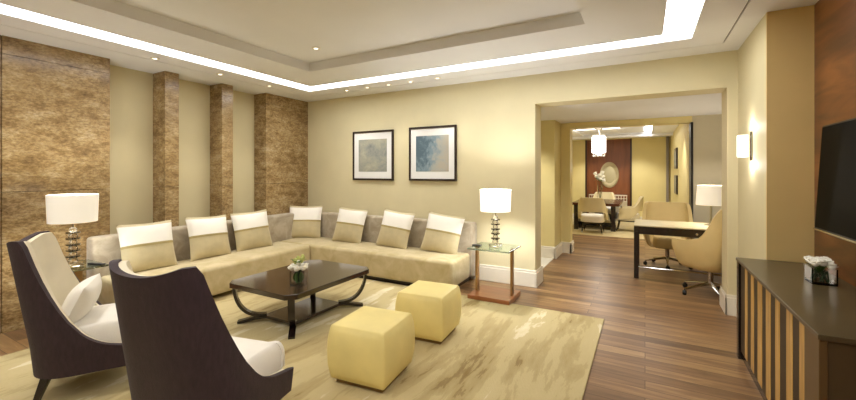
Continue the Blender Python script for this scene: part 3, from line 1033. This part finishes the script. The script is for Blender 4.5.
# ------------------------------------------------------------------ dining room
t = thing('dining_table', 'dark dining table with slab legs in the far dining room', 'dining table', (-1.06, 10.7, 0))
b = BM(); box(b, -.50, .55, -.72, .95, .60, .66, .005, 1); obj('tabletop', b, plain('dining_top', '#4a2413', .2, var=.1), t)
for x in (-.46, .36):
    b = BM(); box(b, x, x + .1, -.65, .85, 0, .60, .004, 1); obj('leg', b, 'dark', t)
b = BM(); box(b, -.36, .36, -.03, .05, .04, .12); obj('stretcher', b, 'dark', t)
def make_dining_chair(label):
    t = thing('dining_chair', label, 'dining chair', group='cream dining chairs')
    poly = [(.25 * math.copysign(abs(math.cos(a)) ** .5, math.cos(a)), .25 * math.copysign(abs(math.sin(a)) ** .5, math.sin(a))) for a in [2 * PI * i / 28 for i in range(28)]]
    obj('seat', dome(poly, .26, .42, .04, .015), 'ivory', t, True, 60)
    bb = BM()
    n = 20
    def strip(z0f, z1f, r0, r1, a0, a1):
        ga = []
        for i in range(n + 1):
            a = a0 + (a1 - a0) * i / n
            q = max(0, math.sin(-a))
            row = []
            for (r, z) in ((r0, z0f(q)), (r0, z1f(q)), (r1, z1f(q)), (r1, z0f(q))):
                row.append(bb.verts.new((r * math.copysign(abs(math.cos(a)) ** .55, math.cos(a)), r * math.copysign(abs(math.sin(a)) ** .55, math.sin(a)) - .08 * max(0, z - .5), z)))
            ga.append(row)
        for i in range(n):
            for k in range(4):
                bb.faces.new((ga[i][k], ga[i + 1][k], ga[i + 1][(k + 1) % 4], ga[i][(k + 1) % 4]))
        bb.faces.new(ga[0]); bb.faces.new(ga[-1][::-1])
    strip(lambda q: .30 + .20 * min(1, q * 1.6), lambda q: .56 + .26 * min(1, q * 1.3) ** 2, .31, .25, R(-200), R(20))
    obj('backrest', bb, 'creamleather', t, True, 60)
    bb = BM(); box(bb, -.2, .2, -.2, .2, .23, .262, .01, 1); obj('seat_frame', bb, 'dark', t)
    for sx in (-1, 1):
        for sy in (-1, 1):
            bb = BM(); tube(bb, [(sx * .17, sy * .17, .24), (sx * .21, sy * .21, .04)], [.02, .014], 8); lg = obj('leg', bb, 'dark', t, True)
            bb = BM(); bmesh.ops.create_uvsphere(bb, u_segments=10, v_segments=8, radius=.022); bmesh.ops.translate(bb, vec=(sx * .21, sy * .21, .022), verts=bb.verts); obj('caster', bb, 'chrome', lg, True)
    return t
k0 = make_dining_chair('cream dining chair with its back to us at the near end of dining table')
k0.location = (-1.05, 9.68, .004)
dup(k0, (-.36, 10.4, .004), (0, 0, R(90)), 'cream dining chair seen side on at the right of the dining table')
dup(k0, (-1.02, 11.9, .004), (0, 0, R(180)), 'cream dining chair at the far end of the dining table')
# tall vase
t = thing('tall_vase', 'tall clear glass cylinder vase on the far dining table', 'vase', (-.99, 10.6, .66))
b = BM(); lathe(b, [(0, 0), (.055, 0), (.06, .42), (.054, .42), (.05, .012), (0, .012)], 20); obj('glass_body', b, 'glass', t, True)
heads = [(.0, 0, .66), (.07, .02, .62), (-.08, -.02, .63), (.03, -.06, .56), (-.05, .05, .57), (-.10, .03, .70), (.06, .04, .72), (.1, -.03, .53)]
bouquet('lily_bouquet', 'white flowers with green leaves in tall dining table vase', (-.99, 10.6, .66), heads, .062,
        [(0, 0, .50 + .03 * (i % 3), i * .7, .5 - .5 * (i % 3)) for i in range(10)], (), [(.012 * math.cos(i), .012 * math.sin(i), heads[i][0] * .9, heads[i][1] * .9, .02, heads[i][2] - .03) for i in range(8)])
# oval medallion mirror
t = thing('oval_mirror', 'pale oval mirror in a wide plaster frame on the red brown panel', 'mirror', (-.907, 12.47, 1.317))
mm = Matrix.Rotation(R(90), 4, 'X')
b = BM(); lathe(b, [(.165, 0), (.25, 0), (.25, .02), (.22, .045), (.175, .035), (.165, .02)], 44, mm @ Matrix.Diagonal((1, 1.5, 1, 1))); obj('frame', b, 'plaster', t, True)
b = BM(); lathe(b, [(0, .001), (.168, .001), (.168, .018), (0, .018)], 44, mm @ Matrix.Diagonal((1, 1.5, 1, 1))); obj('mirror_glass', b, plain('aged_mirror', '#bdb38f', .3, .4), t, True)
# fretwork sideboard
t = thing('sideboard', 'white fretwork sideboard against the red brown dining room panel', 'sideboard', (-.94, 12.2, 0))
b = BM(); box(b, -.5, .5, .1, .2, 0, .55, .004, 1); obj('body', b, 'white', t)
b = BM(); box(b, -.5, .5, .06, .2, .55, .575); box(b, -.5, .5, .06, .2, .72, .745); box(b, -.5, .5, .08, .10, .64, .655)
for i in range(15):
    x = -.5 + i * .98 / 14
    box(b, x, x + .02, .075, .105, .575, .72)
obj('fretwork', b, 'white', t)
# chandelier
t = thing('chandelier', 'glowing crystal chandelier hanging over the far dining table', 'chandelier', (-.905, 9.5, 2.39))
b = BM(); lathe(b, [(0, 0), (.09, 0), (.09, -.02), (.03, -.05), (0, -.05)], 20); obj('canopy', b, 'chrome', t, True)
b = BM(); tube(b, [(0, 0, -.04), (0, 0, -.2)], .02, 8); obj('rod', b, 'chrome', t, True)
b = BM(); lathe(b, [(0, -.16), (.13, -.17), (.15, -.19), (.15, -.20), (0, -.2)], 24); obj('top_plate', b, 'chrome', t, True)
b = BM(); lathe(b, [(0, -.2), (.10, -.2), (.10, -.50), (.06, -.60), (0, -.62)], 24); obj('glass_core', b, 'chand', t, True)
for k in range(22):
    a = 2 * PI * k / 22
    rr_ = .14 if k % 2 else .12
    ln = .36 if k % 2 else .45
    b = BM()
    nb = 7
    for j in range(nb):
        z0 = -.20 - ln * j / nb; l = ln / nb
        lathe(b, [(0, z0), (.015, z0 - l * .5), (0, z0 - l)], 6, Matrix.Translation((rr_ * math.cos(a), rr_ * math.sin(a), 0)))
    obj('crystal_strand', b, 'chand' if k % 2 else 'crystal', t)
light('chandelier_glow', 'POINT', (-.905, 9.5, 1.5), 12, (1, .965, .90), shadow_soft_size=.1)
# dining room side pictures
for z0, z1, lab in ((1.47, 1.91, 'upper small dark framed picture on the dining room side wall'), (.93, 1.33, 'lower small dark framed picture on the dining room side wall')):
    t = thing('small_picture', lab, 'picture', (.6, 9.95, z0))
    b = BM(); box(b, -.03, -.002, -.33, .33, 0, z1 - z0, .003, 1); obj('frame', b, 'frame', t)
    b = BM(); box(b, -.033, -.0305, -.27, .27, .06, z1 - z0 - .06); obj('artwork', b, 'art1', t)
# added spots without fixtures, brightening the foyer, side passage and dining room
for x, y in ((-.3, 5.9), (.9, 6.3)):
    spot(x, y, 2.24, 28, (x, y, 0), 110)
spot(-1.7, 5.8, 2.24, 60, (-2.0, 5.9, 0), 120)
for x, y in ((-1.3, 11.6), (-.2, 11.6), (.2, 8.0)):
    spot(x, y, 2.35, 52, (x, y + .3, 0), 100)

# ------------------------------------------------------------------ world, camera
w = bpy.data.worlds.new('World'); S.world = w; w.use_nodes = True
w.node_tree.nodes['Background'].inputs[0].default_value = (.02, .018, .015, 1)
cam = bpy.data.cameras.new('Camera')
co = bpy.data.objects.new('Camera', cam)
COL.objects.link(co)
cam.sensor_fit = 'HORIZONTAL'; cam.sensor_width = 36; cam.lens = 36 * 389 / 856
cam.shift_y = -28 / 856
cam.clip_start = .05
co.location = (0, 0, 1.4)
co.rotation_euler = (R(90), 0, math.atan(217 / 389))
S.camera = co
S.view_settings.view_transform = 'Standard'
S.view_settings.look = 'None'
S.view_settings.gamma = 1
S.view_settings.use_curve_mapping = False
S.view_settings.exposure = .29
